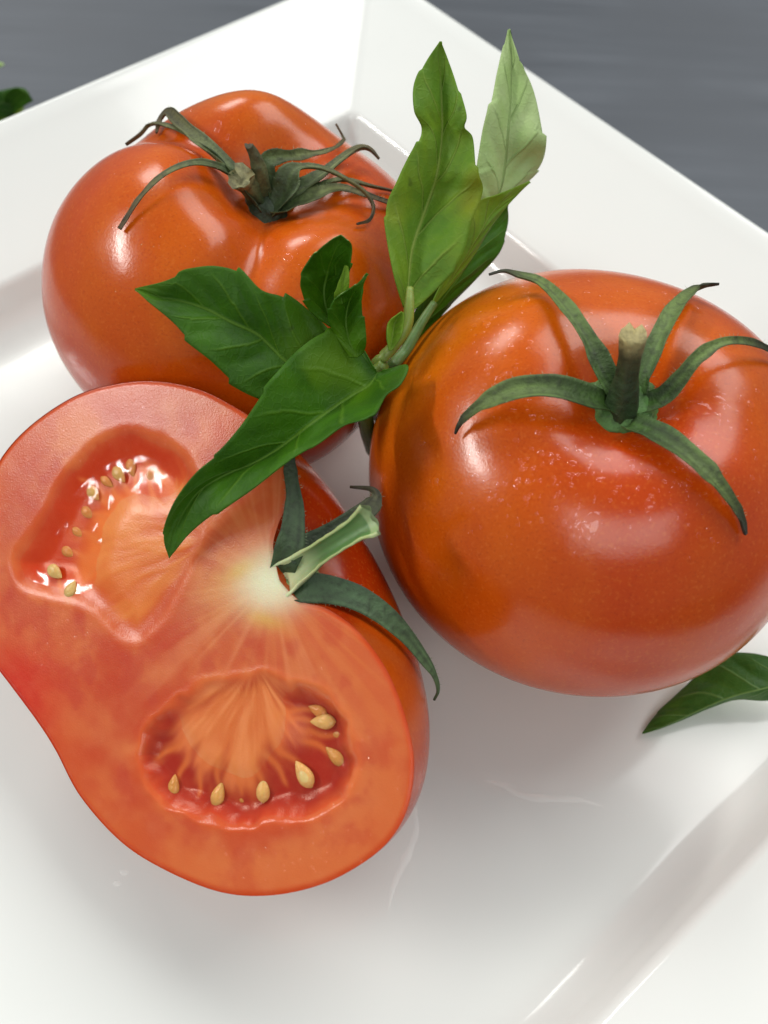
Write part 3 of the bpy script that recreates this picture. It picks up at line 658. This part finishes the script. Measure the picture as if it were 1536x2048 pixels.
HL = [R3((668,660),(672,668),(680,665),6.45,6.45,6.45), R3((625,628),(655,625),(678,622),6.75,6.65,6.75), R3((604,590),(648,585),(690,580),7.15,6.85,7.15), R3((603,550),(655,545),(699,535),7.55,7.15,7.55), R3((632,508),(668,508),(704,500),7.85,7.65,7.85), R3((660,484),(678,482),(698,486),8.05,7.95,8.05), R3((679,473),(681,472),(684,474),8.15,8.15,8.15)]
leaf('leaf', HL, front, [M_LEAF, M_LEAFB], teeth=3, tsize=0.060, quilt=0.108, curve=.25, seed_=3)
IL = [R3((700,715),(715,715),(728,705),6.35,6.35,6.35), R3((668,668),(698,680),(734,680),6.65,6.55,6.65), R3((657,640),(692,640),(727,638),6.95,6.75,6.95), R3((664,606),(700,600),(722,600),7.25,7.05,7.25), R3((705,575),(717,573),(727,572),7.45,7.45,7.45), R3((733,548),(735,547),(736,549),7.65,7.65,7.65)]
leaf('leaf', IL, front, [M_LEAF, M_LEAFB], teeth=3, tsize=0.060, quilt=0.090, curve=.2, seed_=4)
I2 = [R3((670,645),(675,645),(685,645),6.60,6.60,6.60), R3((668,600),(680,600),(695,595),7.10,7.10,7.10), R3((672,580),(684,575),(699,565),7.30,7.30,7.40), R3((690,532),(692,531),(696,534),7.60,7.60,7.60)]
leaf('leaf', I2, front, [M_LEAFM, M_LEAFB], n=60, k=13, teeth=2, tsize=0.030, seed_=5)
tube('stem', [at(768, 728, 5.95), at(745, 755, 5.6), at(728, 800, 4.9), at(735, 860, 3.6), at(748, 900, 2.1)], [.10, .14, .15, .16, .17], [rgb(96, 120, 44), rgb(84, 110, 44), rgb(70, 92, 40)], front, M_STEM)

back = thing('basil_sprig', 'upright basil sprig with tall leaves against the plate rim, between the whole tomatoes', 'basil', [*at(768, 760, 2.2)[:2], 2.2], 'fresh basil')
KL = [R3((872,582),(878,588),(885,585),5.50,5.45,5.45), R3((925,470),(950,480),(985,450),6.10,5.90,6.00), R3((945,415),(985,412),(1045,378),6.50,6.30,6.20), R3((953,390),(1000,378),(1068,352),6.70,6.50,6.40), R3((952,345),(1010,325),(1087,320),7.00,6.80,6.70),
      R3((962,275),(1015,270),(1090,285),7.40,7.20,7.10), R3((978,218),(1020,212),(1080,230),7.70,7.50,7.40), R3((990,165),(1022,152),(1064,175),7.90,7.80,7.70), R3((1003,108),(1023,105),(1038,118),8.10,8.05,8.05), R3((1017,60),(1018,58),(1019,60),8.30,8.30,8.30)]
leaf('leaf', KL, back, [M_LEAFB, M_LEAF], teeth=4, tsize=0.080, quilt=0.090, curve=.10, seed_=6)
LL = [R3((798,712),(800,714),(804,712),5.10,5.10,5.05), R3((815,660),(835,665),(852,668),5.40,5.30,5.00), R3((850,585),(885,600),(905,608),5.80,5.50,5.10), R3((895,520),(925,545),(965,545),6.00,5.70,5.40), R3((940,460),(965,480),(1000,503),6.10,5.90,5.60), R3((975,420),(995,440),(1016,450),6.20,6.00,5.80), R3((1012,408),(1014,410),(1016,412),6.20,6.20,6.20)]
leaf('leaf', LL, back, [M_LEAF, M_LEAFB], teeth=3, tsize=0.030, quilt=0.090, seed_=7)
NL = [R3((866,604),(870,606),(874,604),5.95,5.85,5.85), R3((905,520),(915,540),(932,535),6.45,6.25,6.15), R3((935,455),(955,475),(978,462),6.85,6.65,6.55), R3((955,405),(985,425),(1015,412),7.10,6.85,6.85), R3((1000,388),(1020,392),(1040,385),7.15,7.00,6.95), R3((1058,362),(1060,363),(1061,365),7.10,7.10,7.10)]
leaf('leaf', NL, back, [M_LEAFM, M_LEAFB], teeth=2, tsize=0.025, quilt=0.072, seed_=8)
JL = [R3((808,615),(815,612),(826,622),6.35,6.30,6.30), R3((788,548),(817,560),(872,580),6.85,6.50,6.45), R3((776,480),(824,497),(924,515),7.15,6.75,6.85), R3((772,412),(843,440),(944,446),7.45,6.95,7.15), R3((793,362),(862,388),(966,382),7.75,7.25,7.45), R3((815,318),(873,350),(955,345),7.95,7.55,7.75),
      R3((836,283),(880,308),(948,275),8.15,7.80,8.05), R3((843,257),(884,262),(930,256),8.25,8.05,8.25), R3((829,222),(884,225),(931,228),8.55,8.25,8.45), R3((830,170),(882,170),(914,168),8.75,8.55,8.65), R3((851,124),(881,125),(897,120),8.95,8.85,8.85), R3((880,84),(881,83),(883,85),9.15,9.15,9.15)]
leaf('leaf', JL, back, [M_LEAFM, M_LEAF], teeth=3, tsize=0.050, quilt=0.108, curve=.12, seed_=9)
ML = [R3((776,700),(780,702),(786,700),6.2,6.2,6.2), R3((774,668),(785,670),(802,672),6.4,6.3,6.4), R3((778,645),(790,645),(806,648),6.5,6.4,6.5), R3((800,626),(804,624),(808,626),6.6,6.6,6.6)]
leaf('leaf', ML, back, [M_LEAFM, M_LEAFB], n=50, k=13, teeth=1, tsize=0.015, seed_=10)
tube('stem', [at(820, 575, 6.75), at(818, 615, 6.6), at(812, 655, 6.4), at(785, 695, 6.1), at(752, 730, 5.7), at(742, 765, 4.0), at(750, 830, 2.4)], [.06, .09, .10, .10, .11, .13, .14], [rgb(130, 150, 66), rgb(122, 140, 50), rgb(112, 134, 60), rgb(80, 100, 44)], back, M_STEM)
tube('stem', [at(868, 606, 5.9), at(840, 650, 5.8), at(812, 700, 5.6), at(780, 740, 5.2), at(765, 800, 2.6)], [.07, .09, .10, .12, .13], [rgb(96, 124, 60), rgb(92, 122, 66), rgb(76, 100, 46)], back, M_STEM)

PL = [R3((1620,1330),(1625,1345),(1630,1350),1.1,1.1,1.05), R3((1560,1318),(1580,1362),(1590,1395),1.05,1.1,.70), R3((1500,1305),(1520,1380),(1530,1402),.85,1.0,.60), R3((1450,1310),(1470,1393),(1474,1400),.60,.85,.55), R3((1400,1345),(1420,1412),(1422,1416),.40,.68,.48), R3((1345,1395),(1365,1437),(1366,1440),.28,.50,.38), R3((1310,1430),(1322,1455),(1323,1457),.20,.34,.28), R3((1284,1466),(1285,1467),(1287,1468),.14,.14,.14)]
lf = leaf('basil_leaf', PL, None, [M_LEAFP, M_LEAFB], teeth=3, tsize=0.025, quilt=0.090, curve=.1, seed_=12)
lf['label'] = 'single folded basil leaf lying on the plate beside the right tomato'; lf['category'] = 'leaf'; lf['group'] = 'fresh basil'

far = thing('basil_sprig', 'small basil sprig on the steel table beyond the plate, at left edge', 'basil', [*at(10, 215, TABLE_Z)[:2], TABLE_Z], 'fresh basil')
for i, (rows) in enumerate((
    [R3((5,225),(10,230),(18,232),.3,.3,.3), R3((10,190),(28,205),(45,215),1.2,.9,.8), R3((28,176),(45,188),(60,205),1.5,1.3,1.1), R3((50,178),(58,190),(66,203),1.4,1.3,1.1), R3((64,198),(65,200),(66,202),1.1,1.1,1.1)],
    [R3((-40,240),(-35,240),(-30,240),.3,.3,.3), R3((-30,200),(-10,215),(15,235),.9,.7,.3), R3((-10,185),(10,200),(30,225),1.1,.9,.5), R3((12,178),(20,188),(28,200),1.2,1.1,.9), R3((25,176),(26,177),(27,179),1.2,1.2,1.2)],
    [R3((-60,170),(-58,175),(-55,180),.3,.3,.3), R3((-45,130),(-38,145),(-25,160),1.2,1.1,.9), R3((-25,118),(-20,130),(-10,142),1.5,1.4,1.2), R3((7,126),(8,128),(8,130),1.3,1.3,1.3)],
    [R3((-50,260),(-45,262),(-40,264),-.2,-.2,-.2), R3((-20,225),(-5,240),(10,255),.2,.1,-.1), R3((5,215),(20,228),(32,240),.3,.2,0), R3((46,212),(47,214),(48,216),.2,.2,.2)])):
    leaf('leaf', rows, far, [(M_LEAF, M_LEAFP, M_LEAFB, M_LEAFM)[i], M_LEAFB], n=40, k=13, teeth=2, tsize=0.025, seed_=20+i)
tube('stem', [at(-80, 250, -.3), at(-20, 235, -.2), at(20, 225, .2)], [.14, .13, .10], [rgb(80, 96, 44), rgb(90, 110, 50)], far, M_STEM)

# ------------------------------------------------------------------ water and clear streaks
def droplets(bvh, parent, spots, name='water_droplets'):
    V = []; F = []; n, k = 4, 9
    for px, py, r, hgt, el in spots:
        p, nr = hit(bvh, px, py)
        if p is None: continue
        if nr@ray(px, py) > 0: nr = -nr
        nr = unit(nr); a0 = unit(np.cross(nr, np.array([.3, .8, .1]))); b0 = np.cross(nr, a0); o = len(V); rot = random.uniform(0, 6.28)
        for i in range(n):
            s = i/n
            for j in range(k):
                a = 2*math.pi*j/k; w = r*(math.cos(s*math.pi/2)**.8)*(1+.30*(vnoise(px*.7+j*.8, py*.31)-.5))
                V.append(p+(a0*math.cos(a+rot)*el+b0*math.sin(a+rot))*w+nr*(hgt*r*math.sin(s*math.pi/2)-.006))
        V.append(p+nr*(hgt*r-.006))
        for i in range(n-1):
            for j in range(k): F.append((o+i*k+j, o+i*k+(j+1) % k, o+(i+1)*k+(j+1) % k, o+(i+1)*k+j))
        for j in range(k): F.append((o+(n-1)*k+j, o+(n-1)*k+(j+1) % k, o+n*k))
    w = mesh(name, V, F, M_WATER, parent); w['kind'] = 'stuff'; return w
spots = []
for cx, cy, sx, sy, cnt, r0, r1 in ((1140, 930, 150, 70, 300, .024, .060), (1010, 690, 45, 70, 190, .024, .056), (1020, 960, 60, 60, 110, .024, .056), (1330, 820, 110, 60, 130, .018, .04), (1200, 600, 130, 40, 130, .018, .04), (1350, 990, 90, 50, 120, .018, .044), (1470, 810, 50, 25, 50, .02, .05), (1180, 1060, 60, 20, 24, .03, .06)):
    for _ in range(cnt//2): spots.append((random.gauss(cx, sx), random.gauss(cy, sy), random.uniform(r0, r1)*random.choice((.7, 1, 1, 1.3)), random.uniform(.35, .6), random.uniform(.7, 1.5)))
spots += [(1185, 1050, .24, .22, .7), (1150, 1028, .10, .35, .8), (1300, 1010, .09, .35, 1.2), (1400, 815, .12, .35, 2.0), (1440, 800, .08, .35, 1.6), (1500, 808, .07, .4, 1.3)]
droplets(ROUND['right'][1], ROUND['right'][0], spots)
spots = []
for cx, cy, sx, sy, cnt in ((420, 450, 90, 40, 60), (590, 520, 40, 30, 60), (600, 250, 80, 30, 40), (250, 480, 60, 90, 40), (660, 500, 40, 30, 40), (480, 400, 200, 120, 60)):
    for _ in range(cnt): spots.append((random.gauss(cx, sx), random.gauss(cy, sy), random.uniform(.010, .026), random.uniform(.35, .6), random.uniform(.7, 1.6)))
spots += [(435, 255, .14, .25, .6), (455, 275, .09, .3, .6), (575, 515, .10, .3, 1.2), (380, 222, .05, .4, 1.0)]
droplets(ROUND['back'][1], ROUND['back'][0], spots)
spots = []
for cx, cy, sx, sy, cnt in ((350, 860, 70, 30, 90), (140, 870, 50, 40, 30), (700, 1560, 60, 110, 60), (450, 930, 60, 40, 40), (120, 1260, 60, 40, 40), (620, 1720, 90, 25, 40)):
    for _ in range(cnt): spots.append((random.gauss(cx, sx), random.gauss(cy, sy), random.uniform(.012, .030), random.uniform(.4, .7), random.uniform(.7, 1.6)))
droplets(BVH_HALF, half_root, spots, 'juice_droplets')
def streak(name, label, pts, w):  # thin raised clear ridge with a weak gloss
    P = np.array([at(*p, .018) for p in pts]); n, k = 60, 7; P = crom(P, n); T = unit(np.gradient(P, axis=0)); S = np.cross(T, np.array([0, 0, 1.])); V = []
    for i in range(n):
        wi = w*math.sin(math.pi*min(max(i/(n-1), .02), .98))**.6*(.6+.8*vnoise(i*.25, 4.+w*9))
        for j in range(k):
            x = -1+2*j/(k-1); V.append(P[i]+S[i]*x*wi+np.array([0, 0, wi*.16*(1-x*x)-.002]))
    o = mesh(name, V, grid_faces(n, k), M_STREAK); o['label'] = label; o['category'] = 'water'
streak('clear_streak', 'thin curved clear streak on the plate beside the halved tomato', [(828, 1600), (832, 1660), (815, 1710), (790, 1765), (776, 1825)], .07)
streak('clear_streak', 'faint wavy clear streak on the plate below the right tomato', [(970, 1562), (1010, 1570), (1040, 1590), (1100, 1598), (1160, 1600), (1205, 1612)], .07)
def plate_drop(px, py, r, label):
    p = at(px, py, .012); n, k = 5, 14; V = []
    for i in range(n):
        s = i/n
        for j in range(k):
            a = 2*math.pi*j/k; w = r*math.cos(s*math.pi/2)**.7*(1+.25*(vnoise(j*.6, px*.1)-.5)); V.append(p+np.array([1.5*w*math.cos(a), w*math.sin(a), .35*r*math.sin(s*math.pi/2)-.003]))
    V.append(p+np.array([0, 0, .35*r])); F = grid_faces(n, k, True)+[((n-1)*k+j, (n-1)*k+(j+1) % k, n*k) for j in range(k)]
    o = mesh('water_drop', V, F, M_STREAK); o['label'] = label; o['category'] = 'water'; o['group'] = 'drops below the halved tomato'
plate_drop(248, 1745, .055, 'upper of two tiny water drops on plate below halved tomato')
plate_drop(234, 1767, .05, 'lower of two tiny water drops on plate below halved tomato')
